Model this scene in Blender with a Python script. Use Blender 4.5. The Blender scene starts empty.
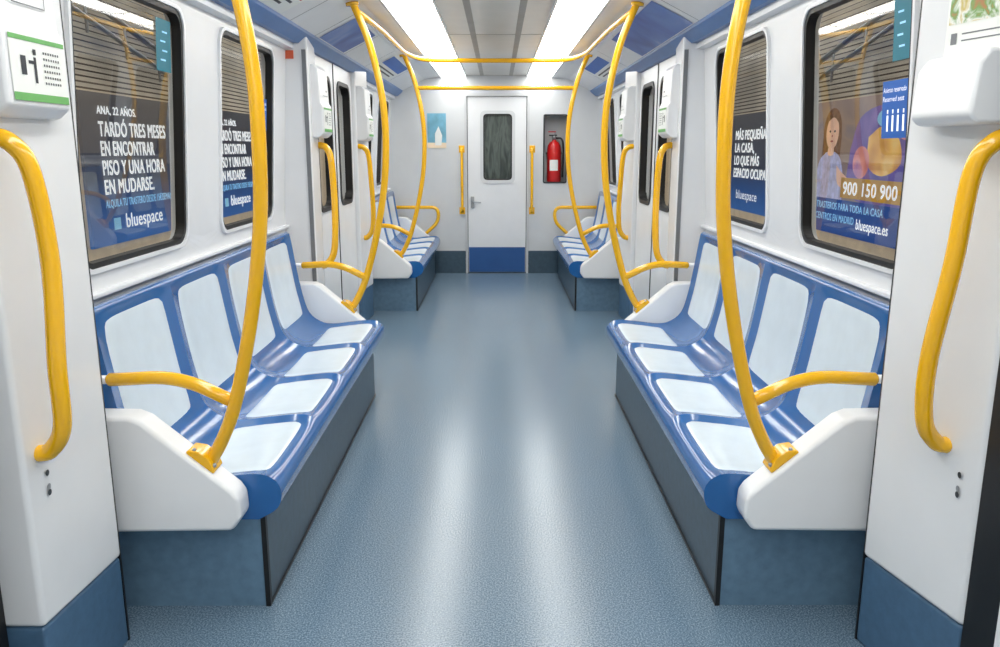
import bpy, bmesh, math
from mathutils import Vector, Matrix
sc = bpy.context.scene
try:
    sc.view_settings.view_transform = 'Standard'
except Exception: pass

# ---------------------------------------------------------------- helpers
def lin(c):
    out=[]
    for v in c:
        v=v/255.0
        out.append(v/12.92 if v<=0.04045 else ((v+0.055)/1.055)**2.4)
    return tuple(out)+(1.0,)

def mat(name, rgb, rough=0.5, metal=0.0, spec=0.5, emit=0.0, coat=0.0, noise=0.04, nscale=6.0, bump=0.0, bscale=200):
    m=bpy.data.materials.new(name); m.use_nodes=True
    nt=m.node_tree; b=nt.nodes['Principled BSDF']
    c=lin(rgb)
    tc=nt.nodes.new('ShaderNodeTexCoord')
    n=nt.nodes.new('ShaderNodeTexNoise'); n.inputs['Scale'].default_value=nscale; n.inputs['Detail'].default_value=4
    nt.links.new(tc.outputs['Object'], n.inputs['Vector'])
    r=nt.nodes.new('ShaderNodeValToRGB')
    r.color_ramp.elements[0].position=0.3; r.color_ramp.elements[1].position=0.7
    r.color_ramp.elements[0].color=tuple(max(0,x*(1-noise*2)) for x in c[:3])+(1,)
    r.color_ramp.elements[1].color=tuple(min(1,x*(1+noise)) for x in c[:3])+(1,)
    nt.links.new(n.outputs['Fac'], r.inputs['Fac'])
    nt.links.new(r.outputs['Color'], b.inputs['Base Color'])
    b.inputs['Roughness'].default_value=rough
    b.inputs['Metallic'].default_value=metal
    b.inputs['Specular IOR Level'].default_value=spec
    if coat: b.inputs['Coat Weight'].default_value=coat; b.inputs['Coat Roughness'].default_value=0.08
    if emit:
        nt.links.new(r.outputs['Color'], b.inputs['Emission Color'])
        b.inputs['Emission Strength'].default_value=emit
    if bump:
        n2=nt.nodes.new('ShaderNodeTexNoise'); n2.inputs['Scale'].default_value=bscale
        nt.links.new(tc.outputs['Object'], n2.inputs['Vector'])
        bp=nt.nodes.new('ShaderNodeBump'); bp.inputs['Strength'].default_value=bump; bp.inputs['Distance'].default_value=0.002
        nt.links.new(n2.outputs['Fac'], bp.inputs['Height']); nt.links.new(bp.outputs['Normal'], b.inputs['Normal'])
    return m

M={}
M['white']=mat('white_panel',(231,232,234),0.25,noise=0.012)
M['white2']=mat('white_grp',(234,235,237),0.28,noise=0.012)
M['greybox']=mat('grey_abs',(205,206,208),0.4,noise=0.012)
M['endwall']=mat('end_wall_laminate',(214,216,218),0.35,noise=0.015)
M['ceil']=mat('ceiling_panel',(222,218,210),0.28,noise=0.02)
M['ceilslot']=mat('ceiling_slot_grey',(168,163,155),0.5)
M['cove']=mat('cove_panel',(228,230,232),0.3,noise=0.015)
M['joint']=mat('joint_grey',(120,122,126),0.5)
M['bluelip']=mat('blue_trim',(74,118,176),0.35)
M['yellow']=mat('yellow_powdercoat',(248,186,6),0.2,coat=0.6,noise=0.01)
M['blue']=mat('seat_blue_shell',(34,98,164),0.2,coat=0.5,noise=0.03)
M['pad']=mat('seat_pad_pale',(218,229,237),0.24,noise=0.02,nscale=14,coat=0.15)
M['plinth']=mat('plinth_vinyl',(62,84,100),0.34,noise=0.10,nscale=30)
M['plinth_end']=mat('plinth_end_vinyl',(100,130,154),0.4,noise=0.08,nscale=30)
M['skirt']=mat('skirting_blue',(74,106,136),0.4,noise=0.07,nscale=30)
M['black']=mat('black_rubber',(18,18,20),0.45)
M['dark']=mat('dark_grey',(45,48,52),0.5)
M['steel']=mat('brushed_steel',(170,172,175),0.3,metal=0.9)
M['kick']=mat('door_kick_blue',(40,88,150),0.4)
M['red']=mat('extinguisher_red',(200,22,22),0.3,coat=0.3)
M['green']=mat('label_green',(105,175,95),0.5)
M['labelw']=mat('label_white',(238,240,236),0.5,noise=0.01)
M['orange']=mat('label_orange',(215,95,60),0.5)
M['redlab']=mat('label_red',(200,85,75),0.5)
M['teal']=mat('sticker_teal',(20,120,140),0.5)
M['stblue']=mat('sticker_blue',(30,100,190),0.5)
M['inkd']=mat('ink_dark',(40,45,55),0.5)
M['inkw']=mat('ink_white',(240,242,244),0.5,emit=0.6)
M['inkc']=mat('ink_cyan',(150,205,235),0.5,emit=0.4)
M['inky']=mat('ink_ochre',(196,150,60),0.5,emit=0.3)
M['beige']=mat('platform_beige',(215,196,168),0.6,noise=0.06,emit=0.3)  # slight glow added to brighten the wall; it is no lamp
M['slat']=mat('louvre_slat',(200,192,178),0.35,metal=0.3,emit=0.3,noise=0.2,nscale=1.2)  # emission lifts the slats' brightness; the louvres hold no light source
M['slatback']=mat('louvre_back',(70,60,54),0.7)
M['pfloor']=mat('platform_floor',(120,118,115),0.5,noise=0.1)
M['pceil']=mat('platform_ceiling',(60,60,62),0.7)
M['adblue']=mat('advert_blue',(36,72,146),0.4,emit=0.45)
M['skin']=mat('print_skin',(226,182,156),0.6,emit=0.45,noise=0.05)
M['hair']=mat('print_hair',(134,94,68),0.6,emit=0.3,noise=0.2,nscale=20)
M['dress']=mat('print_lavender',(176,176,212),0.6,emit=0.45,noise=0.15,nscale=18)
M['sea']=mat('print_sea',(120,180,205),0.5,noise=0.15,nscale=8)

def emis(name,rgb,st):
    m=bpy.data.materials.new(name); m.use_nodes=True; nt=m.node_tree
    b=nt.nodes['Principled BSDF']; b.inputs['Base Color'].default_value=(0.8,0.8,0.8,1)
    b.inputs['Emission Color'].default_value=lin(rgb); b.inputs['Emission Strength'].default_value=st
    return m
M['lamp']=emis('diffuser_lit',(252,252,247),8.4)
M['plamp']=emis('platform_fill_lit',(255,250,240),14.0)  # glow of the added lamps above the platform

def glassmat(name, fac, tint=(1,1,1,1), rough=0.01):
    m=bpy.data.materials.new(name); m.use_nodes=True; nt=m.node_tree
    for n in list(nt.nodes): nt.nodes.remove(n)
    o=nt.nodes.new('ShaderNodeOutputMaterial'); mx=nt.nodes.new('ShaderNodeMixShader')
    t=nt.nodes.new('ShaderNodeBsdfTransparent'); g=nt.nodes.new('ShaderNodeBsdfGlossy')
    t.inputs['Color'].default_value=tint; g.inputs['Roughness'].default_value=rough
    lw=nt.nodes.new('ShaderNodeLayerWeight'); lw.inputs['Blend'].default_value=0.2
    ad=nt.nodes.new('ShaderNodeMath'); ad.operation='MULTIPLY'; ad.inputs[1].default_value=fac
    nt.links.new(lw.outputs['Fresnel'],ad.inputs[0])
    nt.links.new(ad.outputs[0],mx.inputs['Fac']); nt.links.new(t.outputs[0],mx.inputs[1]); nt.links.new(g.outputs[0],mx.inputs[2])
    nt.links.new(mx.outputs[0],o.inputs['Surface'])
    return m
M['glass']=glassmat('window_glass',0.15,(0.93,0.95,0.95,1))

def floor_mat():
    m=bpy.data.materials.new('floor_vinyl'); m.use_nodes=True; nt=m.node_tree; b=nt.nodes['Principled BSDF']
    tc=nt.nodes.new('ShaderNodeTexCoord')
    n1=nt.nodes.new('ShaderNodeTexNoise'); n1.inputs['Scale'].default_value=200; n1.inputs['Detail'].default_value=2
    n2=nt.nodes.new('ShaderNodeTexNoise'); n2.inputs['Scale'].default_value=1.3; n2.inputs['Detail'].default_value=1.5
    nt.links.new(tc.outputs['Object'],n1.inputs['Vector']); nt.links.new(tc.outputs['Object'],n2.inputs['Vector'])
    r1=nt.nodes.new('ShaderNodeValToRGB'); e=r1.color_ramp.elements
    e[0].position=0.34; e[0].color=lin((76,98,118)); e[1].position=0.66; e[1].color=lin((138,158,174))
    r1.color_ramp.elements.new(0.5).color=lin((104,127,146))
    nt.links.new(n1.outputs['Fac'],r1.inputs['Fac'])
    r2=nt.nodes.new('ShaderNodeMapRange'); r2.inputs['To Min'].default_value=0.93; r2.inputs['To Max'].default_value=1.04
    nt.links.new(n2.outputs['Fac'],r2.inputs['Value'])
    mx=nt.nodes.new('ShaderNodeVectorMath'); mx.operation='SCALE'
    nt.links.new(r1.outputs[0],mx.inputs[0]); nt.links.new(r2.outputs[0],mx.inputs['Scale']); nt.links.new(mx.outputs[0],b.inputs['Base Color'])
    b.inputs['Roughness'].default_value=0.23
    b.inputs['Specular IOR Level'].default_value=0.6
    bp=nt.nodes.new('ShaderNodeBump'); bp.inputs['Strength'].default_value=0.04; bp.inputs['Distance'].default_value=0.001
    nt.links.new(n1.outputs['Fac'],bp.inputs['Height']); nt.links.new(bp.outputs[0],b.inputs['Normal'])
    return m
M['floor']=floor_mat()

def poster_grad():
    m=bpy.data.materials.new('advert_gradient_print'); m.use_nodes=True; nt=m.node_tree; b=nt.nodes['Principled BSDF']
    tc=nt.nodes.new('ShaderNodeTexCoord'); sp=nt.nodes.new('ShaderNodeSeparateXYZ')
    nt.links.new(tc.outputs['Object'],sp.inputs[0])
    mr=nt.nodes.new('ShaderNodeMapRange'); mr.inputs['From Min'].default_value=0.68; mr.inputs['From Max'].default_value=1.8
    nt.links.new(sp.outputs['Z'],mr.inputs['Value'])
    r=nt.nodes.new('ShaderNodeValToRGB'); e=r.color_ramp.elements
    e[0].position=0; e[0].color=lin((56,100,165)); e[1].position=1; e[1].color=lin((76,76,80))
    r.color_ramp.elements.new(0.26).color=lin((46,78,130)); r.color_ramp.elements.new(0.45).color=lin((58,64,82))
    nt.links.new(mr.outputs[0],r.inputs[0]); nt.links.new(r.outputs[0],b.inputs['Base Color'])
    nt.links.new(r.outputs[0],b.inputs['Emission Color']); b.inputs['Emission Strength'].default_value=0.5
    b.inputs['Roughness'].default_value=0.3
    return m
M['adgrad']=poster_grad()

def multi(name,cols,scale,emit=0.3,rough=0.4,stretch=None,detail=3,dist=0.8):
    m=bpy.data.materials.new(name); m.use_nodes=True; nt=m.node_tree; b=nt.nodes['Principled BSDF']
    tc=nt.nodes.new('ShaderNodeTexCoord')
    n=nt.nodes.new('ShaderNodeTexNoise'); n.inputs['Scale'].default_value=scale; n.inputs['Detail'].default_value=detail; n.inputs['Distortion'].default_value=dist
    if stretch:
        mp=nt.nodes.new('ShaderNodeMapping'); mp.inputs['Scale'].default_value=stretch
        nt.links.new(tc.outputs['Object'],mp.inputs[0]); nt.links.new(mp.outputs[0],n.inputs['Vector'])
    else: nt.links.new(tc.outputs['Object'],n.inputs['Vector'])
    r=nt.nodes.new('ShaderNodeValToRGB')
    k=len(cols); e=r.color_ramp.elements
    e[0].position=0.28; e[0].color=lin(cols[0]); e[1].position=0.72; e[1].color=lin(cols[-1])
    for i in range(1,k-1): r.color_ramp.elements.new(0.28+0.44*i/(k-1)).color=lin(cols[i])
    nt.links.new(n.outputs['Fac'],r.inputs[0]); nt.links.new(r.outputs[0],b.inputs['Base Color'])
    if emit:
        nt.links.new(r.outputs[0],b.inputs['Emission Color']); b.inputs['Emission Strength'].default_value=emit
    b.inputs['Roughness'].default_value=rough
    return m
M['pgrey']=multi('print_room_background',[(92,84,96),(128,112,112),(150,128,116),(110,108,126)],1.6,0.4)
M['toys']=multi('print_plush_purple',[(70,62,140),(100,84,158),(132,108,172)],4,0.45,detail=1,dist=0.2)
M['toys2']=multi('print_plush_gold',[(190,120,70),(228,178,90),(236,205,140)],5,0.45,detail=1,dist=0.2)
M['toys3']=multi('print_plush_pink',[(190,110,120),(220,150,150),(170,120,170)],5,0.45,detail=1,dist=0.2)
M['drawing']=multi('print_drawing',[(225,225,215),(200,180,90),(235,235,230),(120,160,90),(190,110,80)],22,0.0)
M['screen']=multi('print_screen',[(40,70,150),(56,92,172),(80,120,190),(150,160,200)],2.5,0.0)
M['dglass']=multi('cab_glass',[(38,44,42),(62,70,66),(90,98,92),(48,54,52)],5,0.0,0.08,(3,1,0.6))  # reflections painted into the glass colour as stretched noise

def root(name):
    e=bpy.data.objects.new(name,None); e.empty_display_size=0.1; sc.collection.objects.link(e); return e

def mk(name, verts, faces, m, parent=None, smooth=False, bevel=0.0, seg=2):
    me=bpy.data.meshes.new(name); me.from_pydata([tuple(v) for v in verts],[],faces); me.update()
    bm=bmesh.new(); bm.from_mesh(me); bmesh.ops.recalc_face_normals(bm,faces=bm.faces); bm.to_mesh(me); bm.free()
    o=bpy.data.objects.new(name,me); sc.collection.objects.link(o)
    me.materials.append(M[m] if isinstance(m,str) else m)
    if smooth:
        for p in me.polygons: p.use_smooth=True
    if bevel>0:
        md=o.modifiers.new('bevel','BEVEL'); md.width=bevel; md.segments=seg; md.limit_method='ANGLE'; md.angle_limit=math.radians(30)
        for p in me.polygons: p.use_smooth=True
        wn=o.modifiers.new('wn','WEIGHTED_NORMAL'); wn.keep_sharp=True
    if parent: o.parent=parent
    return o

def box(name,x0,x1,y0,y1,z0,z1,m,parent=None,bevel=0.0):
    x0,x1=min(x0,x1),max(x0,x1)
    v=[(x,y,z) for x in (x0,x1) for y in (y0,y1) for z in (z0,z1)]
    f=[(0,1,3,2),(4,6,7,5),(0,4,5,1),(2,3,7,6),(0,2,6,4),(1,5,7,3)]
    return mk(name,v,f,m,parent,bevel=bevel)

def prism(name,poly,axis,a0,a1,m,parent=None,bevel=0.0,seg=2,smooth=False):
    n=len(poly); v=[]
    for a in (a0,a1):
        for p in poly:
            v.append((p[0],a,p[1]) if axis=='y' else ((p[0],p[1],a) if axis=='z' else (a,p[0],p[1])))
    f=[tuple(range(n)),tuple(range(2*n-1,n-1,-1))]
    for i in range(n):
        j=(i+1)%n; f.append((i,j,n+j,n+i))
    return mk(name,v,f,m,parent,bevel=bevel,seg=seg,smooth=smooth)

def catmull(pts,sub=8):
    P=[Vector(p) for p in pts]; P=[2*P[0]-P[1]]+P+[2*P[-1]-P[-2]]; out=[]
    for i in range(1,len(P)-2):
        p0,p1,p2,p3=P[i-1:i+3]
        for k in range(sub):
            t=k/sub
            out.append(0.5*((2*p1)+(-p0+p2)*t+(2*p0-5*p1+4*p2-p3)*t*t+(-p0+3*p1-3*p2+p3)*t**3))
    out.append(P[-2]); return out

def fillet(pts,r,n=6):
    P=[Vector(p) for p in pts]; out=[P[0]]
    for i in range(1,len(P)-1):
        a=(P[i-1]-P[i]); b=(P[i+1]-P[i]); rr=min(r,a.length*0.49,b.length*0.49)
        A=P[i]+a.normalized()*rr; B=P[i]+b.normalized()*rr
        for k in range(n+1):
            t=k/n; out.append((1-t)**2*A+2*t*(1-t)*P[i]+t*t*B)
    out.append(P[-1]); return out

def tube(name,path,r,m,parent=None,n=16,rounded=True):
    path=[Vector(p) for p in path]; rad=[r]*len(path)
    if rounded:
        d0=(path[0]-path[1]).normalized(); d1=(path[-1]-path[-2]).normalized()
        path=[path[0]+d0*r*0.5]+path+[path[-1]+d1*r*0.5]; rad=[r*0.55]+rad+[r*0.55]
    v=[];f=[]; t0=(path[1]-path[0]).normalized()
    up=Vector((0,1,0)) if abs(t0.y)<0.9 else Vector((1,0,0))
    nrm=(up-t0*up.dot(t0)).normalized()
    for i,p in enumerate(path):
        if i==0: t=t0
        elif i==len(path)-1: t=(path[-1]-path[-2]).normalized()
        else: t=(path[i+1]-path[i-1]).normalized()
        nrm=(nrm-t*nrm.dot(t)).normalized(); b=t.cross(nrm)
        for k in range(n):
            a=2*math.pi*k/n; v.append(p+rad[i]*(math.cos(a)*nrm+math.sin(a)*b))
    L=len(path)
    for i in range(L-1):
        for k in range(n):
            k2=(k+1)%n; f.append((i*n+k,i*n+k2,(i+1)*n+k2,(i+1)*n+k))
    f.append(tuple(range(n))); f.append(tuple(range(L*n-1,(L-1)*n-1,-1)))
    return mk(name,v,f,m,parent,smooth=True)

def lathe(name,prof,cx,cy,m,parent=None,n=24):
    v=[];f=[]
    for (r,z) in prof:
        for k in range(n):
            a=2*math.pi*k/n; v.append((cx+r*math.cos(a),cy+r*math.sin(a),z))
    for i in range(len(prof)-1):
        for k in range(n):
            k2=(k+1)%n; f.append((i*n+k,i*n+k2,(i+1)*n+k2,(i+1)*n+k))
    f.append(tuple(range(n))); f.append(tuple(range(len(prof)*n-1,(len(prof)-1)*n-1,-1)))
    return mk(name,v,f,m,parent,smooth=True)

def ring(a0,a1,b0,b1,r,n=8):
    out=[]
    for (ca,cb,s) in ((a1-r,b1-r,0),(a0+r,b1-r,90),(a0+r,b0+r,180),(a1-r,b0+r,270)):
        for k in range(n+1):
            t=math.radians(s+90*k/n); out.append((ca+r*math.cos(t),cb+r*math.sin(t)))
    return out
def outer(a0,a1,b0,b1,A0,A1,B0,B1,r,n=8):
    out=[]
    C=[(A1,b1-r,A1,B1,a1-r,B1),(a0+r,B1,A0,B1,A0,b1-r),(A0,b0+r,A0,B0,a0+r,B0),(a1-r,B0,A1,B0,A1,b0+r)]
    for (sa,sb,ca,cb,ea,eb) in C:
        for k in range(n+1):
            t=k/n*2
            if t<=1: out.append((sa+(ca-sa)*t,sb+(cb-sb)*t))
            else: out.append((ca+(ea-ca)*(t-1),cb+(eb-cb)*(t-1)))
    return out
def holed(name,R,H,r,fn,depth,m,parent=None):
    n=8; hi=ring(*H,r,n); ho=outer(*H,*R,r,n); L=len(hi)
    v=[fn(a,b,0) for a,b in ho]+[fn(a,b,0) for a,b in hi]+[fn(a,b,depth) for a,b in hi]+[fn(a,b,depth) for a,b in ho]
    f=[]
    for i in range(L):
        j=(i+1)%L
        for q in range(3): f.append((q*L+i,q*L+j,(q+1)*L+j,(q+1)*L+i))
    return mk(name,v,f,m,parent)
def frame(name,H,r,w,fn,o0,o1,m,parent=None):
    n=8; A=ring(*H,r,n); a0,a1,b0,b1=H; B=ring(a0+w,a1-w,b0+w,b1-w,max(0.01,r-w*0.6),n); L=len(A)
    v=[fn(a,b,o1) for a,b in A]+[fn(a,b,o0) for a,b in A]+[fn(a,b,o0) for a,b in B]+[fn(a,b,o1) for a,b in B]
    f=[]
    for i in range(L):
        j=(i+1)%L
        for q in range(4):
            q2=(q+1)%4; f.append((q*L+i,q*L+j,q2*L+j,q2*L+i))
    return mk(name,v,f,m,parent)
def pane(name,H,r,fn,off,m,parent=None):
    A=ring(*H,r,6); v=[fn(a,b,off) for a,b in A]
    return mk(name,v,[tuple(range(len(A)))],m,parent)

def text1(name,body,size,loc,rot,m,parent=None,width=None,sp=1.0):
    cu=bpy.data.curves.new(name,'FONT'); cu.body=body; cu.size=size; cu.space_line=sp
    cu.space_character=1.06
    cu.materials.append(M[m]); o=bpy.data.objects.new(name,cu); sc.collection.objects.link(o)
    o.location=loc; o.rotation_euler=[math.radians(a) for a in rot]
    if width:
        bpy.context.view_layer.update()
        d=o.dimensions.x
        if d>0: o.scale=(width/d,1,1)
    if parent: o.parent=parent
    return o
def text(name,body,size,loc,rot,m,parent=None,width=None,bold=0.0,sp=1.0):
    o=text1(name,body,size,loc,rot,m,parent,width,sp)
    if bold:
        for (a,b) in ((bold,0),(0,bold),(bold,bold)):
            c=o.copy(); c.data=o.data; sc.collection.objects.link(c); c.name=name+'_bold'
            c.location=(loc[0]+(0.0004 if loc[0]<0 else -0.0004)*(1+a/bold+2*b/bold),loc[1]+a,loc[2]+b); c.parent=parent
    return o
RL=(90,0,90); RR=(90,0,-90); RB=(90,0,0)
def rot_for(s): return RL if s<0 else RR

YEND=9.23; YBACK=-2.5
def dw(z): return 1.23 if z<=1.04 else 1.23-0.063*(z-1.04)

# ---------------------------------------------------------------- floor / ceiling
mk('floor',[(-1.42,YBACK,0),(1.42,YBACK,0),(1.42,YEND+0.2,0),(-1.42,YEND+0.2,0),
            (-1.42,YBACK,-0.06),(1.42,YBACK,-0.06),(1.42,YEND+0.2,-0.06),(-1.42,YEND+0.2,-0.06)],
   [(0,1,2,3),(4,5,6,7),(0,1,5,4),(1,2,6,5),(2,3,7,6),(3,0,4,7)],'floor')

ce=root('ceiling')
box('centre_panel',-0.33,0.33,YBACK,YEND,2.205,2.24,'ceil',ce)
for yy in [i*1.6-2.0 for i in range(8)]:
    box('panel_joint',-0.33,0.33,yy,yy+0.006,2.203,2.206,'ceilslot',ce)
for xx in (-0.16,0.16):
    box('vent_slot',xx-0.02,xx+0.02,YBACK,YEND,2.203,2.206,'ceilslot',ce)
for s in (-1,1):
    prof=[(0.62,2.215),(0.62,2.185),(0.72,2.18),(0.80,2.165),(1.06,2.035),(1.075,2.02)]
    back=[(1.30,2.02),(1.30,2.3),(0.62,2.3)]
    poly=[(s*a,b) for a,b in prof+back]
    prism('cove_panel',poly,'y',YBACK,YEND,'cove',ce)
    poly=[(s*a,b) for a,b in [(1.04,2.047),(1.045,2.03),(1.10,1.985),(1.13,1.985),(1.13,2.019),(1.076,2.019)]]
    prism('blue_lip',poly,'y',YBACK,YEND,'bluelip',ce)
    poly=[(s*a,b) for a,b in [(1.13,1.985),(1.13,1.955),(1.30,1.94),(1.30,2.019),(1.13,2.019)]]
    prism('lower_cornice',poly,'y',YBACK,YEND,'white',ce)
    for yy in [0.6,1.9,3.1,4.3,4.86,5.76,6.62,8.0]:
        a=(0.80,2.1635);b=(1.04,2.0435)
        v=[(s*a[0],yy,a[1]),(s*b[0],yy,b[1]),(s*b[0],yy+0.008,b[1]),(s*a[0],yy+0.008,a[1])]
        mk('cove_joint',v,[(0,1,2,3)],'joint',ce)
for s in (-1,1):
    e=root('ceiling_light_strip')
    pr=[(0.345,2.215),(0.35,2.192),(0.39,2.178),(0.475,2.172),(0.56,2.178),(0.60,2.192),(0.605,2.215)]
    prism('diffuser',[(s*a,b) for a,b in pr],'y',YBACK,YEND,'lamp',e)
    box('inner_rail',s*0.33,s*0.344,YBACK,YEND,2.192,2.24,'white',e)
    box('outer_rail',s*0.606,s*0.62,YBACK,YEND,2.18,2.225,'white',e)
    for i in range(20):
        yy=-2.2+i*0.6
        prism('crossbar',[(s*a,b-0.003) for a,b in pr],'y',yy,yy+0.012,'white',e)

# ---------------------------------------------------------------- side walls, windows, pillars, doors
bays=[(2.09,4.71,[(2.36,3.19),(3.60,4.43)]),(6.81,YEND,[(7.07,7.86),(8.22,9.0)])]
wi=0
for s in (-1,1):
    side='left' if s<0 else 'right'
    w=root('wall_'+side)
    fn=lambda a,b,off,s=s:(s*(dw(b)+off),a,b)
    for (y0,y1,wins) in bays:
        v=[fn(y0,0,0),fn(y1,0,0),fn(y1,0.98,0),fn(y0,0.98,0),fn(y0,0,.06),fn(y1,0,.06),fn(y1,0.98,.06),fn(y0,0.98,.06)]
        mk('lower_panel',v,[(0,1,2,3),(4,5,6,7),(0,1,5,4),(1,2,6,5),(2,3,7,6),(3,0,4,7)],'white',w)
        mid=(wins[0][1]+wins[1][0])/2
        for k,(a,b) in enumerate(wins):
            A0=y0 if k==0 else mid; A1=mid if k==0 else y1
            holed('window_surround',(A0,A1,0.98,1.975),(a-0.012,b+0.012,1.028,1.922),0.08,fn,0.06,'white',w)
            wi+=1; wo=root('window_%d'%wi)
            H=(a,b,1.04,1.91)
            frame('outer_bead',(a-0.012,b+0.012,1.028,1.922),0.08,0.014,fn,-0.012,0.03,'white2',wo)
            frame('gasket',H,0.07,0.020,fn,-0.006,0.03,'black',wo)
            pane('glass',(a+0.01,b-0.01,1.05,1.90),0.06,fn,0.018,'glass',wo)
        box('sill_rail',s*1.205,s*1.235,y0,y1,0.955,0.972,'white2',w,bevel=0.004)
    box('rear_panel',s*1.2,s*1.26,YBACK,-0.36,0,2.0,'white',w)

    def pillar(ya,yb,d2,nm):
        p=root('door_pillar')
        poly=[(1.055,yb),(d2,ya),(1.165,ya),(1.30,ya),(1.30,yb)]
        poly=[(s*a,b) for a,b in poly]
        prism('pillar_casing',poly,'z',0.27,2.03,'white',p,bevel=0.014,seg=3)
        sg=1 if ya<yb else -1
        poly=[(1.060,yb),(d2+0.004,ya+0.004*sg),(1.165,ya+0.004*sg),(1.30,ya),(1.30,yb)]
        poly=[(s*a,b) for a,b in poly]
        prism('pillar_skirting',poly,'z',0.0,0.269,'skirt',p,bevel=0.01)
        y_a,y_b=sorted((yb,yb+0.008*sg))
        box('seam_gasket',s*1.062,s*1.085,y_a,y_b,0.0,1.95,'black' if nm in 'A' else 'joint',p)
        rd=1.170 if (s<0 or nm!='A') else 1.140
        y_a,y_b=sorted((ya-0.14*sg,ya-0.002*sg))
        box('door_edge_strip',s*rd,s*1.25,y_a,y_b,0.0,2.0,'black' if nm=='A' else 'greybox',p)  # strip at the door edge, black by pillar A, pale grey elsewhere
        def fd(yy): return 1.055+(d2-1.055)*((yy-yb)/(ya-yb))
        if nm=='A':
            for zz in (0.60,0.565,0.55):
                yy=ya+(0.075 if s<0 else 0.055); dd=fd(yy); v=[]
                for k in range(12):
                    t=2*math.pi*k/12; v.append((s*(dd-0.0035),yy+0.008*math.cos(t),zz+0.04+0.008*math.sin(t)))
                mk('screw',v,[tuple(range(12))],'dark' if zz!=0.565 else 'steel',p)
        h=root('grab_handle')
        yt=ya+0.03*sg; ybm=ya+(0.10 if not(s<0 and nm=='A') else 0.05)*sg
        path=[(s*(fd(yt)+0.0),yt-0.005*sg,1.43),(s*(fd(yt)-0.045),yt,1.415),(s*(fd(yt)-0.075),yt+0.012*sg,1.35),
              (s*(fd(yt)-0.088),yt+0.02*sg,1.15),(s*(fd(ybm)-0.085),ybm-0.02*sg,0.92),(s*(fd(ybm)-0.072),ybm-0.005*sg,0.77),
              (s*(fd(ybm)-0.03),ybm+0.01*sg,0.705),(s*(fd(ybm)+0.002),ybm+0.01*sg,0.695)]
        tube('bar',catmull(path,8),0.0205,'yellow',h)
        b=root('passenger_intercom_box')
        y_a,y_b=sorted((ya+0.01*sg,ya+0.265*sg))
        rightA=(s>0 and nm=='A')
        d0=1.012 if nm=='A' else 1.0
        if rightA:
            poly=[(d0+0.02,1.455),(d0,1.475),(d0+0.01,1.58),(d0+0.03,1.61),(1.14,1.61),(1.14,1.455)]
        else:
            poly=[(d0+0.03,1.47),(d0,1.495),(d0,1.655),(d0+0.012,1.67),(d0+0.02,1.86),(d0+0.045,1.885),(1.14,1.885),(1.14,1.47)]
        prism('housing',[(s*a,c) for a,c in poly],'y',y_a,y_b,'white2',b,bevel=0.01,seg=3)
        def card(n2,ya2,yb2,za,zb,m2,off=0.0,dd=None):
            D=(d0-0.0015 if dd is None else dd)-off
            mk(n2,[(s*D,ya2,za),(s*D,yb2,za),(s*D,yb2,zb),(s*D,ya2,zb)],[(0,1,2,3)],m2,b)
        yc=(y_a+y_b)/2
        if rightA:
            nb=root('wall_notice')
            def nc(n2,f0,f1,za,zb,m2,off):
                ys=[ya+(yb-ya)*f for f in (f0,f1)]
                mk(n2,[(s*(fd(ys[0])-off),ys[0],za),(s*(fd(ys[1])-off),ys[1],za),(s*(fd(ys[1])-off),ys[1],zb),(s*(fd(ys[0])-off),ys[0],zb)],[(0,1,2,3)],m2,nb)
            nc('sheet',0.1,0.72,1.615,1.88,'labelw',0.002)
            nc('drawing',0.12,0.70,1.685,1.87,'drawing',0.003)
            nc('pictogram',0.62,0.67,1.64,1.665,'joint',0.003)
            nc('text_line',0.2,0.58,1.66,1.663,'joint',0.003); nc('text_line',0.2,0.58,1.645,1.648,'joint',0.003)
        else:
            card('label_card',y_a+0.02,y_b-0.015,1.505,1.642,'labelw')
            card('label_green_band',y_a+0.02,y_b-0.015,1.505,1.522,'green',0.001)
            card('label_green_top',y_a+0.02,y_b-0.015,1.632,1.642,'green',0.001)
            for k in range(7):
                for q in range(6):
                    card('speaker_hole',yc+0.02+k*0.010,yc+0.025+k*0.010,1.545+q*0.013,1.55+q*0.013,'inkd',0.001)
            card('pictogram_body',yc-0.02,yc-0.010,1.545,1.60,'inkd',0.001)
            card('pictogram_arm',yc-0.04,yc-0.02,1.585,1.592,'inkd',0.001)
            card('pictogram_panel',yc-0.07,yc-0.05,1.56,1.60,'inkd',0.001)
            card('pictogram_head',yc-0.02,yc-0.008,1.605,1.617,'inkd',0.001)
            dd=d0+0.012-0.0015
            card('hatch_edge',yc-0.06,yc+0.07,1.71,1.713,'joint',0.0015,dd)
            card('hatch_side',yc+0.068,yc+0.071,1.71,1.833,'joint',0.0015,dd)
            card('hatch_lock',yc+0.02,yc+0.045,1.735,1.745,'inkd',0.0015,dd)
    d2A=1.078 if s<0 else 1.135
    pillar(1.735,2.09,d2A,'A')
    pillar(5.065,4.71,1.09,'B')
    pillar(6.455,6.81,1.09,'C')
    pillar(-0.02,-0.355,1.09,'D')

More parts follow.
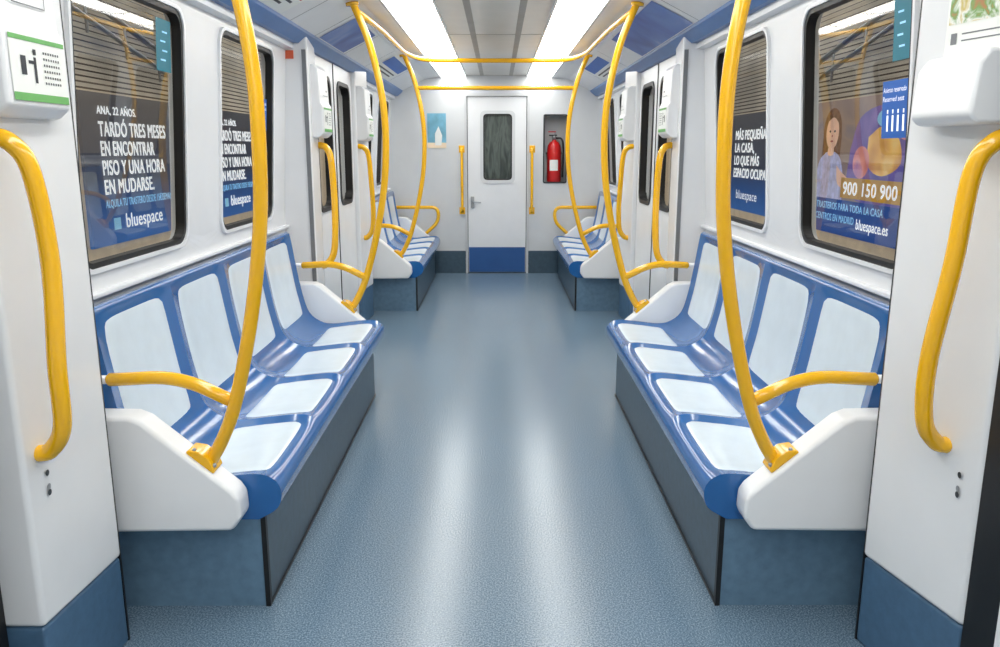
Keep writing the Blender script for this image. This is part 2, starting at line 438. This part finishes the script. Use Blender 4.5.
di=0
for s in (-1,1):
    for (a,b) in ((0.12,1.594),(5.07,6.45)):
        di+=1; d=root('door_%d'%di); mid=(a+b)/2; fn=lambda p,q,off,s=s:(s*(1.125+off),p,q)
        for (p,q) in ((a,mid-0.006),(mid+0.006,b)):
            c=(p+q)/2; hw=min(0.24,(q-p)/2-0.07)
            H=(c-hw,c+hw,1.0,1.88)
            holed('leaf',(p,q,0.01,1.98),H,0.09,fn,0.045,'white2',d)
            frame('window_gasket',H,0.09,0.028,fn,-0.008,0.05,'black',d)
            pane('leaf_glass',(c-hw+0.01,c+hw-0.01,1.01,1.87),0.08,fn,0.03,'glass',d)
        box('meeting_rubber',s*1.12,s*1.165,mid-0.006,mid+0.006,0.01,1.98,'black',d)

# ---------------------------------------------------------------- end wall + door
e=root('wall_back')
fb=lambda a,b,off:(a,YEND+off,b)
DX0,DX1=-0.325,0.335
def bpanel(n,x0,x1,z0,z1,m='endwall'): return box(n,x0,x1,YEND,YEND+0.05,z0,z1,m,e)
bpanel('left_panel',-1.25,DX0-0.03,0,2.25)
bpanel('header_panel',DX0-0.03,DX1+0.03,1.985,2.25)
bpanel('right_lower',DX1+0.03,1.25,0,1.0)
bpanel('right_side',0.84,1.25,1.0,2.25)
bpanel('right_top',DX1+0.03,0.84,1.84,2.25)
holed('extinguisher_niche_surround',(DX1+0.03,0.84,1.0,1.84),(0.525,0.795,1.03,1.79),0.02,fb,0.05,'endwall',e)
box('niche_back',0.5,0.82,YEND+0.2,YEND+0.22,1.0,1.82,'greybox',e)
box('niche_side',0.5,0.524,YEND+0.05,YEND+0.2,1.0,1.82,'dark',e)
box('niche_side',0.796,0.82,YEND+0.05,YEND+0.2,1.0,1.82,'dark',e)
box('niche_base',0.524,0.796,YEND+0.05,YEND+0.2,1.0,1.03,'dark',e)
box('niche_top',0.524,0.796,YEND+0.05,YEND+0.2,1.79,1.82,'dark',e)
frame('niche_frame',(0.525,0.795,1.03,1.79),0.02,0.016,fb,-0.01,0.01,'dark',e)
for (x0,x1) in ((-1.25,DX0-0.03),(DX1+0.03,1.25)):
    box('baseboard',x0,x1,YEND-0.012,YEND,0,0.26,'plinth',e)
mk('door_frame_trim',*(lambda: (
    [(x,y,z) for (x,z) in ((DX0-0.035,0),(DX0-0.035,2.02),(DX1+0.035,2.02),(DX1+0.035,0),(DX1+0.008,0),(DX1+0.008,1.985),(DX0-0.008,1.985),(DX0-0.008,0)) for y in (YEND-0.012,YEND+0.03)],
    [(0,2,12,14),(2,4,10,12),(4,6,8,10),(1,3,13,15),(3,5,11,13),(5,7,9,11),(0,2,3,1),(2,4,5,3),(4,6,7,5),(8,10,11,9),(10,12,13,11),(12,14,15,13)]))(),'greybox',e)
for (xa,xb) in ((-0.15,-0.06),(-0.04,0.09),(0.11,0.20)):
    box('header_sign',xa,xb,YEND-0.006,YEND,2.05,2.085,'inkd',e)
d=root('door_5')
fd_=lambda a,b,off:(a,YEND+0.012+off,b)
H=(-0.185,0.21,1.03,1.83)
holed('leaf',(DX0,DX1,0.01,1.98),H,0.06,fd_,0.04,'white2',d)
frame('window_frame',H,0.06,0.035,fd_,-0.012,0.03,'endwall',d)
frame('window_gasket',(-0.15,0.175,1.065,1.795),0.05,0.014,fd_,-0.004,0.03,'black',d)
pane('window_glass',(-0.14,0.165,1.075,1.785),0.04,fd_,0.02,'dglass',d)
box('kick_plate',DX0+0.005,DX1-0.005,YEND+0.004,YEND+0.012,0.012,0.30,'kick',d)
box('lock_plate',-0.295,-0.255,YEND-0.004,YEND+0.011,0.75,0.88,'steel',d,bevel=0.003)
tube('lever',fillet([(-0.275,YEND+0.0,0.82),(-0.275,YEND-0.045,0.82),(-0.18,YEND-0.045,0.815)],0.02),0.009,'steel',d)
box('wall_front',-1.3,1.3,YBACK-0.05,YBACK,0,2.25,'endwall')

for xx in (-0.39,0.40):
    g=root('wall_grab_bar')
    tube('bar',fillet([(xx,YEND,1.41),(xx,YEND-0.055,1.41),(xx,YEND-0.055,0.72),(xx,YEND,0.72)],0.03),0.016,'yellow',g)
    box('upper_flange',xx-0.035,xx+0.035,YEND-0.008,YEND,1.37,1.45,'yellow',g,bevel=0.003)
    box('lower_flange',xx-0.035,xx+0.035,YEND-0.008,YEND,0.68,0.76,'yellow',g,bevel=0.003)

# fire extinguisher
x=root('fire_extinguisher'); cx,cy=0.655,YEND+0.085
lathe('cylinder',[(0.055,1.035),(0.076,1.045),(0.08,1.06),(0.08,1.40),(0.072,1.45),(0.05,1.485),(0.024,1.50),(0.022,1.52)],cx,cy,'red',x)
lathe('valve',[(0.024,1.512),(0.024,1.55),(0.014,1.56)],cx,cy,'steel',x,16)
box('squeeze_handle',cx-0.06,cx+0.03,cy-0.012,cy+0.012,1.555,1.57,'black',x,bevel=0.004)
box('carry_handle',cx-0.07,cx+0.02,cy-0.012,cy+0.012,1.595,1.607,'red',x,bevel=0.004)
box('handle_link',cx-0.0,cx+0.02,cy-0.01,cy+0.01,1.55,1.60,'steel',x)
tube('hose',catmull([(cx+0.02,cy-0.01,1.53),(cx+0.08,cy-0.03,1.52),(cx+0.10,cy-0.04,1.42),(cx+0.098,cy-0.04,1.2),(cx+0.095,cy-0.04,1.1)],6),0.011,'black',x,10)
v=[];f=[]
for i in range(9):
    a=math.radians(-90-40+70*i/8)
    for z in (1.17,1.29): v.append((cx+0.0815*math.cos(a),cy+0.0815*math.sin(a),z))
for i in range(8): f.append((2*i,2*i+2,2*i+3,2*i+1))
mk('label',v,f,'labelw',x,smooth=True)
box('wall_clamp',cx-0.085,cx+0.085,cy-0.0,cy+0.11,1.35,1.375,'black',x)

p=root('seaside_poster')
box('sheet',-0.775,-0.565,YEND-0.006,YEND-0.001,1.42,1.80,'sea',p)
mk('figure',[(-0.69,YEND-0.008,1.45),(-0.62,YEND-0.008,1.45),(-0.61,YEND-0.008,1.56),(-0.65,YEND-0.008,1.66),(-0.69,YEND-0.008,1.58)],[(0,1,2,3,4)],'labelw',p)
box('sand_strip',-0.775,-0.565,YEND-0.0075,YEND-0.006,1.42,1.48,'beige',p)

# ---------------------------------------------------------------- seats
PROF=[(1.205,.925),(1.185,.948),(1.16,.945),(1.15,.91),(1.128,.76),(1.10,.60),(1.065,.49),(1.0,.437),(.93,.425),(.82,.437),(.71,.446),(.66,.428),(.640,.388),(.655,.335),(.715,.298)]
def prof(u):
    n=len(PROF)-1; u=max(0,min(n-1e-6,u)); i=int(u); t=u-i
    g=lambda k: Vector(PROF[max(0,min(n,k))])
    p0,p1,p2,p3=g(i-1),g(i),g(i+1),g(i+2)
    P=0.5*((2*p1)+(-p0+p2)*t+(2*p0-5*p1+4*p2-p3)*t*t+(-p0+3*p1-3*p2+p3)*t**3)
    T=0.5*((-p0+p2)+2*(2*p0-5*p1+4*p2-p3)*t+3*(-p0+3*p1-3*p2+p3)*t*t)
    T.normalize(); return P,Vector((T.y,-T.x))
def bump1(u,a,b,w):
    def ss(x): x=max(0,min(1,x)); return x*x*(3-2*x)
    return ss((u-a)/w)*ss((b-u)/w)
def surf(s,y0,pitch,u,t,h=0.0):
    P,N=prof(u); m=0.022*bump1(u,2.3,11.3,1.3)
    sh=1-abs(2*t-1)**3.2
    P=P-N*(m*sh)+N*h
    return (s*P.x,y0+pitch*t,P.y)
def bench(s,y0,n,pitch):
    b=root('seat_bench')
    for i in range(n):
        ys=y0+i*pitch; R=56; C=14; v=[];f=[]
        for r in range(R+1):
            for c in range(C+1): v.append(surf(s,ys,pitch,r/R*14,c/C))
        for r in range(R):
            for c in range(C):
                a=r*(C+1)+c; f.append((a,a+1,a+C+2,a+C+1))
        mk('seat_shell_%d'%(i+1),v,f,'blue',b,smooth=True)
        for nm,u0,u1,t0,t1 in (('back_pad',3.0,5.95,0.10,0.90),('seat_pad',7.75,10.35,0.085,0.915)):
            v=[];f=[];G=20
            for r in range(G+1):
                for c in range(G+1):
                    A=-1+2*c/G; B=-1+2*r/G
                    a2=A*(1-0.10*abs(B)**7); b2=B*(1-0.07*abs(A)**7)
                    uu=(u0+u1)/2+b2*(u1-u0)/2
                    tt=(t0+t1)/2+a2*(t1-t0)/2
                    e2=max(abs(A),abs(B)); h=0.006*(1-e2**10)-0.001*(e2**10)
                    v.append(surf(s,ys,pitch,uu,tt,h))
            for r in range(G):
                for c in range(G):
                    a=r*(G+1)+c; f.append((a,a+1,a+G+2,a+G+1))
            mk(nm+'_%d'%(i+1),v,f,'pad',b,smooth=True)
    y1=y0+n*pitch
    for yy in (y0+0.001,y1-0.001):
        pts=[prof(k/4)[0] for k in range(0,57)]
        poly=[(s*p.x,yy,p.y) for p in pts]+[(s*1.205,yy,0.298)]
        mk('end_cheek',poly,[tuple(range(len(poly)))],'blue',b)
    box('plinth',s*0.703,s*1.225,y0+0.02,y1-0.02,0.0,0.31,'plinth',b)
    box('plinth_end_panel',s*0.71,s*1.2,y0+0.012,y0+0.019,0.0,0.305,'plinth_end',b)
    box('plinth_corner_trim',s*0.697,s*0.712,y0+0.008,y0+0.026,0.0,0.305,'black',b)
    box('plinth_kick_strip',s*0.697,s*0.704,y0+0.03,y1-0.02,0.0,0.008,'dark',b)
    return y1
def end_bracket(s,ya,yb):
    poly=[(1.215,.66),(1.035,.657),(1.0,.642),(.755,.430),(.738,.405),(.735,.345),(.765,.305),(1.215,.300)]
    r=root('seat_end_bracket')
    prism('casting',[(s*a,c) for a,c in poly],'y',ya,yb,'white2',r,bevel=0.014,seg=3)
    return r
POLE=[(.842,.487),(.79,.57),(.735,.70),(.668,.95),(.622,1.2),(.606,1.42),(.610,1.60),(.635,1.78),(.685,1.98),(.765,2.18)]
def pole(s,y,lean=0.0):
    r=root('grab_pole')
    LY=lambda z: y-lean*max(0,min(1,(z-.5)/.9))
    tube('bar',catmull([(s*a,LY(c),c) for a,c in POLE],8),0.0195,'yellow',r)
    t=Vector((.755-1.0,.430-.642)).normalized(); nn=Vector((-t.y,t.x))
    if nn.y<0: nn=-nn
    c=Vector((.85,.512))
    pts=[c+t*0.05,c+t*0.05+nn*0.010,c+t*0.015+nn*0.028,c-t*0.02+nn*0.028,c-t*0.05+nn*0.010,c-t*0.05]
    prism('base_flange',[(s*q.x,q.y) for q in pts],'y',y-0.036,y+0.036,'yellow',r,bevel=0.004)
    for k in (-1,1):
        q=c+t*0.036*k+nn*0.016
        tube('bolt',[(s*q.x,y-0.025,q.y),(s*(q.x+nn.x*0.006),y-0.025,q.y+nn.y*0.006)],0.006,'steel',r,8)
    tube('ceiling_flange',[(s*.762,LY(2),2.155),(s*.764,LY(2),2.17)],0.035,'yellow',r,16,False)
def arm(s,y):
    r=root('armrest_rail')
    path=fillet([(s*1.10,y,.755),(s*0.90,y,.765),(s*0.742,y,.685)],0.09,8)
    tube('bar',path,0.0195,'yellow',r)
    tube('wall_stub',[(s*1.225,y,.755),(s*1.10,y,.755)],0.013,'white2',r,12,False)
bench(-1,2.26,4,0.56); bench(1,2.26,4,0.56)
bench(-1,6.98,4,0.53); bench(1,6.98,4,0.53)
for s in (-1,1):
    end_bracket(s,2.165,2.258); end_bracket(s,4.502,4.59); end_bracket(s,6.89,6.978); end_bracket(s,9.102,9.18)
    pole(s,2.215,0.08); pole(s,4.546); pole(s,6.934)
    arm(s,2.215); arm(s,4.546); arm(s,6.934)
    r=root('armrest_rail')
    tube('bar',fillet([(s*1.22,9.14,.765),(s*0.66,9.14,.765),(s*0.66,9.14,.60),(s*0.80,9.14,.475)],0.10,8),0.0195,'yellow',r)

o=root('overhead_grab_rail')
P=[(-.742,4.546,2.125),(-.71,5.2,2.13),(-.70,6.5,2.13),(-.60,6.90,2.12),(.60,6.90,2.12),(.70,6.5,2.13),(.71,5.2,2.13),(.742,4.546,2.125)]
tube('loop_bar',fillet(P,0.25,8),0.0185,'yellow',o)
tube('cross_bar',[(-.66,6.934,1.905),(.66,6.934,1.905)],0.0165,'yellow',o)

# ---------------------------------------------------------------- notices on cove / glass
def cove_card(name,s,y0,y1,f0,f1,m,off=0.003,parent=None):
    a=Vector((.80,2.165)); b=Vector((1.06,2.035)); n=Vector((-0.447,-0.894))
    p=a.lerp(b,f0)+n*off; q=a.lerp(b,f1)+n*off
    return mk(name,[(s*p.x,y0,p.y),(s*p.x,y1,p.y),(s*q.x,y1,q.y),(s*q.x,y0,q.y)],[(0,1,2,3)],m,parent)
def line_notice(s,y0,y1,m,band,lines=True):
    r=root('ceiling_notice'); cove_card('sheet',s,y0,y1,0.05,0.9,m,0.003,r)
    if band: cove_card('band',s,y0+0.03,y1-0.03,0.12,0.5,band,0.004,r)
    if lines:
        for k in range(2): cove_card('text_line',s,y0+0.05,y1-0.08*(k+1),0.6+k*0.12,0.65+k*0.12,'inkd',0.004,r)
line_notice(-1,3.3,4.1,'labelw','redlab')
line_notice(-1,4.95,5.7,'screen',None,False)
line_notice(1,4.4,5.9,'screen',None,False)
line_notice(-1,6.8,7.9,'labelw','stblue')
line_notice(1,6.8,7.9,'labelw','stblue')

def glass_card(name,s,y0,y1,z0,z1,m,off=0.0,parent=None):
    v=[(s*(dw(z)+0.014-off),y,z) for (y,z) in ((y0,z0),(y1,z0),(y1,z1),(y0,z1))]
    return mk(name,v,[(0,1,2,3)],m,parent)
def window_sticker(s,y0,y1,z0,z1,m,kind=0):
    r=root('window_sticker'); glass_card('film',s,y0,y1,z0,z1,m,0,r)
    w=y1-y0;h=z1-z0
    if kind==0:
        for k in range(4): 
            a=y0+w*(.25+.12*(k%2)); glass_card('stroke',s,a,a+w*.35,z0+h*(.2+.18*k),z0+h*(.235+.18*k),'inkc',0.002,r)
    else:
        loc_y=y0+w*.06 if s<0 else y1-w*.06
        zt=z1-h*.2
        text('line1','Asiento reservado',h*.13,(s*(dw(zt)+.0115),loc_y,zt),rot_for(s),'inkw',r,width=w*.86)
        text('line2','Reserved seat',h*.13,(s*(dw(zt)+.0115),loc_y,zt-h*.16),rot_for(s),'inkw',r,width=w*.8)
        for k in range(4):
            yy=y0+w*(.12+.2*k); glass_card('pictogram',s,yy,yy+w*.07,z0+h*.12,z0+h*.40,'inkw',0.002,r)
            glass_card('pictogram_head',s,yy+w*.01,yy+w*.06,z0+h*.43,z0+h*.50,'inkw',0.002,r)
window_sticker(-1,2.99,3.12,1.68,1.86,'teal'); window_sticker(1,2.42,2.52,1.66,1.84,'teal')
window_sticker(1,2.41,2.575,1.435,1.605,'stblue',1); window_sticker(-1,4.22,4.38,1.50,1.66,'stblue',1); window_sticker(1,4.22,4.38,1.50,1.66,'stblue',1)
n=root('wall_notice')
box('sheet',-1.245,-1.13,4.700,4.704,1.90,1.945,'orange',n)

# ---------------------------------------------------------------- outside: platform
for s in (-1,1):
    sd='left' if s<0 else 'right'
    X=3.02
    w=root('platform_wall_'+sd)
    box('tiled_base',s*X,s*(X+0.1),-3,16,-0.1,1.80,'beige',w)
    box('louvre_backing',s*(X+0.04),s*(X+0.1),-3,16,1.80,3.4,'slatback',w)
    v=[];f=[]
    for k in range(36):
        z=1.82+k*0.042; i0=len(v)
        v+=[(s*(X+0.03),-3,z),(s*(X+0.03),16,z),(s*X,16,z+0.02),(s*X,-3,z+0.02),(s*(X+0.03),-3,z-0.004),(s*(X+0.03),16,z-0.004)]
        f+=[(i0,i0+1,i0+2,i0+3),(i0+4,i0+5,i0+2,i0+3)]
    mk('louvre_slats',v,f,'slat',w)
    box('platform_floor_'+sd,s*1.5,s*3.1,-3,16,-0.12,-0.02,'pfloor')
    box('platform_ceiling_'+sd,s*1.45,s*3.1,-3,16,3.4,3.45,'pceil')
    l=root('platform_fill_light')  # unseen lamps added overhead to light the platform
    for k in range(8):
        box('tube',s*1.95,s*2.05,-2+k*2.2,-0.2+k*2.2,3.3,3.36,'plamp',l)
    h=root('stair_handrail')
    tube('rail',[(s*2.9,4.6,2.75),(s*2.9,8.6,1.95)],0.025,'steel',h,10)
    tube('rail_lower',[(s*2.9,4.6,2.6),(s*2.9,8.6,1.8)],0.02,'steel',h,10)
    for k in range(7):
        yy=4.8+k*0.6; zz=2.75-0.2*(yy-4.6)
        tube('rail_post',[(s*2.9,yy,zz),(s*2.9,yy,zz-0.25)],0.012,'steel',h,8)
box('platform_end_wall',-3.1,3.1,16,16.1,-0.1,3.45,'pceil')
def px(s,off=0): return s*(2.975-off)
def ad_text(y0):
    a=root('advert_poster'); s=-1
    box('sheet',-3.0,-2.975,y0-0.25,y0+1.87,0.68,1.82,'adgrad',a)
    z=[('intro','ANA, 22 AÑOS.',0.085,1.665,0.66,.003),('headline_1','TARDÓ TRES MESES',0.155,1.50,1.22,.006),('headline_2','EN ENCONTRAR',0.155,1.355,0.95,.006),
       ('headline_3','PISO Y UNA HORA',0.155,1.21,1.14,.006),('headline_4','EN MUDARSE.',0.155,1.065,0.88,.006)]
    for nme,t,sz,zz,wd,bo in z: text(nme,t,sz,(px(s,.003),y0,zz),RL,'inkw',a,width=wd,bold=bo)
    text('offer','ALQUILA TU TRASTERO DESDE 15€/SEMANA',0.085,(px(s,.003),y0,0.965),RL,'inkc',a,width=1.3,bold=0.002)
    text('company','bluespace',0.16,(px(s,.003),y0+0.3,0.79),RL,'inkw',a,width=0.7,bold=0.003)
    box('company_mark',px(s,.003),px(s,.006),y0+0.10,y0+0.21,0.79,0.88,'inkc',a)
ad_text(6.16); ad_text(8.75)
def patch(name,s,cy,cz,ry,rz,m,off,parent,n=28):
    v=[(px(s,off),cy+ry*math.cos(2*math.pi*k/n),cz+rz*math.sin(2*math.pi*k/n)) for k in range(n)]
    return mk(name,v,[tuple(range(n))],m,parent)
def poly_patch(name,s,pts,m,off,parent):
    P=catmull([(0,a,b) for a,b in pts]+[(0,pts[0][0],pts[0][1])],4)[:-1]
    return mk(name,[(px(s,off),q.y,q.z) for q in P],[tuple(range(len(P)))],m,parent)
def ad_girl(y0):
    s=1; a=root('advert_poster')
    box('sheet',2.975,3.0,y0-2.1,y0,0.68,1.82,'pgrey',a)
    box('blue_band',2.966,2.9685,y0-2.1,y0,0.68,0.98,'adblue',a)
    g=y0-0.50
    patch('girl_hair',s,g,1.57,0.19,0.19,'hair',.0025,a)
    poly_patch('girl_hair_lengths',s,[(g+.17,1.6),(g+.2,1.35),(g+.18,1.18),(g,1.16),(g-.16,1.2),(g-.20,1.4),(g-.16,1.6)],'hair',.003,a)
    poly_patch('girl_dress',s,[(g+.10,1.38),(g-.10,1.38),(g-.25,1.28),(g-.30,.97),(g+.3,.97),(g+.25,1.28)],'dress',.004,a)
    poly_patch('girl_neck',s,[(g+.045,1.46),(g-.045,1.46),(g-.06,1.36),(g+.06,1.36)],'skin',.0045,a)
    patch('girl_face',s,g-.01,1.55,0.135,0.145,'skin',.005,a)
    poly_patch('girl_fringe',s,[(g+.15,1.62),(g+.11,1.72),(g,1.75),(g-.12,1.71),(g-.15,1.62),(g-.02,1.68)],'hair',.0055,a)
    for q in (-.06,.04): patch('girl_eye',s,g+q,1.56,0.018,0.010,'inkd',.006,a,10)
    patch('girl_nose',s,g-.010,1.52,0.010,0.012,'redlab',.0058,a,10)
    patch('girl_mouth',s,g-.008,1.475,0.032,0.008,'redlab',.006,a,10)
    poly_patch('girl_arm',s,[(g-.15,1.27),(g-.25,1.22),(g-.44,1.14),(g-.42,1.07),(g-.20,1.11)],'skin',.005,a)
    poly_patch('plush_pile',s,[(g-.40,1.40),(g-.55,1.66),(g-.95,1.74),(g-1.35,1.66),(g-1.55,1.4),(g-1.5,1.0),(g-.9,.97),(g-.40,1.05)],'toys',.003,a)
    poly_patch('plush_gold',s,[(g-.72,1.50),(g-.95,1.58),(g-1.2,1.50),(g-1.28,1.30),(g-1.0,1.2),(g-.74,1.28)],'toys2',.0036,a)
    patch('plush_pink',s,g-.62,1.30,.15,.13,'toys3',.0042,a); patch('plush_ear',s,g-1.32,1.56,.12,.09,'toys3',.0042,a)
    patch('plush_blue',s,g-1.0,1.64,.16,.07,'inkc',.0042,a)
    box('phone_box',px(s,.0055),px(s,.0065),y0-1.85,y0-.78,1.0,1.17,'inky',a)
    text('phone','900 150 900',0.15,(px(s,.0075),y0-.83,1.03),RR,'inkw',a,width=.95,bold=.004)
    text('small_1','TRASTEROS PARA TODA LA CASA',0.085,(px(s,.0105),y0-.3,.89),RR,'inkc',a,width=1.3,bold=.002)
    text('small_2','CENTROS EN MADRID',0.085,(px(s,.0105),y0-.3,.79),RR,'inkc',a,width=.8,bold=.002)
    text('company','bluespace.es',0.12,(px(s,.0105),y0-1.15,.76),RR,'inkw',a,width=.55,bold=.002)
ad_girl(7.76)
def ad_right_text(y0):
    a=root('advert_poster')
    box('sheet',2.975,3.0,y0-1.9,y0,0.68,1.82,'adgrad',a)
    for k,(t,wd) in enumerate((('MÁS PEQUEÑA',1.15),('LA CASA,',.75),('LO QUE MÁS',.95),('ESPACIO OCUPA.',1.25))):
        text('headline_%d'%(k+1),t,0.155,(px(1,.004),y0-.25,1.52-.15*k),RR,'inkw',a,width=wd,bold=.006)
    text('company','bluespace',0.15,(px(1,.004),y0-.4,.82),RR,'inkw',a,width=.8)
ad_right_text(10.45)

# ---------------------------------------------------------------- world + camera
wd=bpy.data.worlds.new('World'); sc.world=wd; wd.use_nodes=True
wd.node_tree.nodes['Background'].inputs['Color'].default_value=(0.5,0.52,0.55,1)
wd.node_tree.nodes['Background'].inputs['Strength'].default_value=0.15
cam=bpy.data.cameras.new('Camera'); co=bpy.data.objects.new('Camera',cam); sc.collection.objects.link(co)
cam.sensor_width=36; cam.lens=28.8; cam.clip_start=0.05
co.location=(0.016,0,1.4); co.rotation_euler=(math.radians(90-12.24),0,math.radians(-0.143))
sc.camera=co
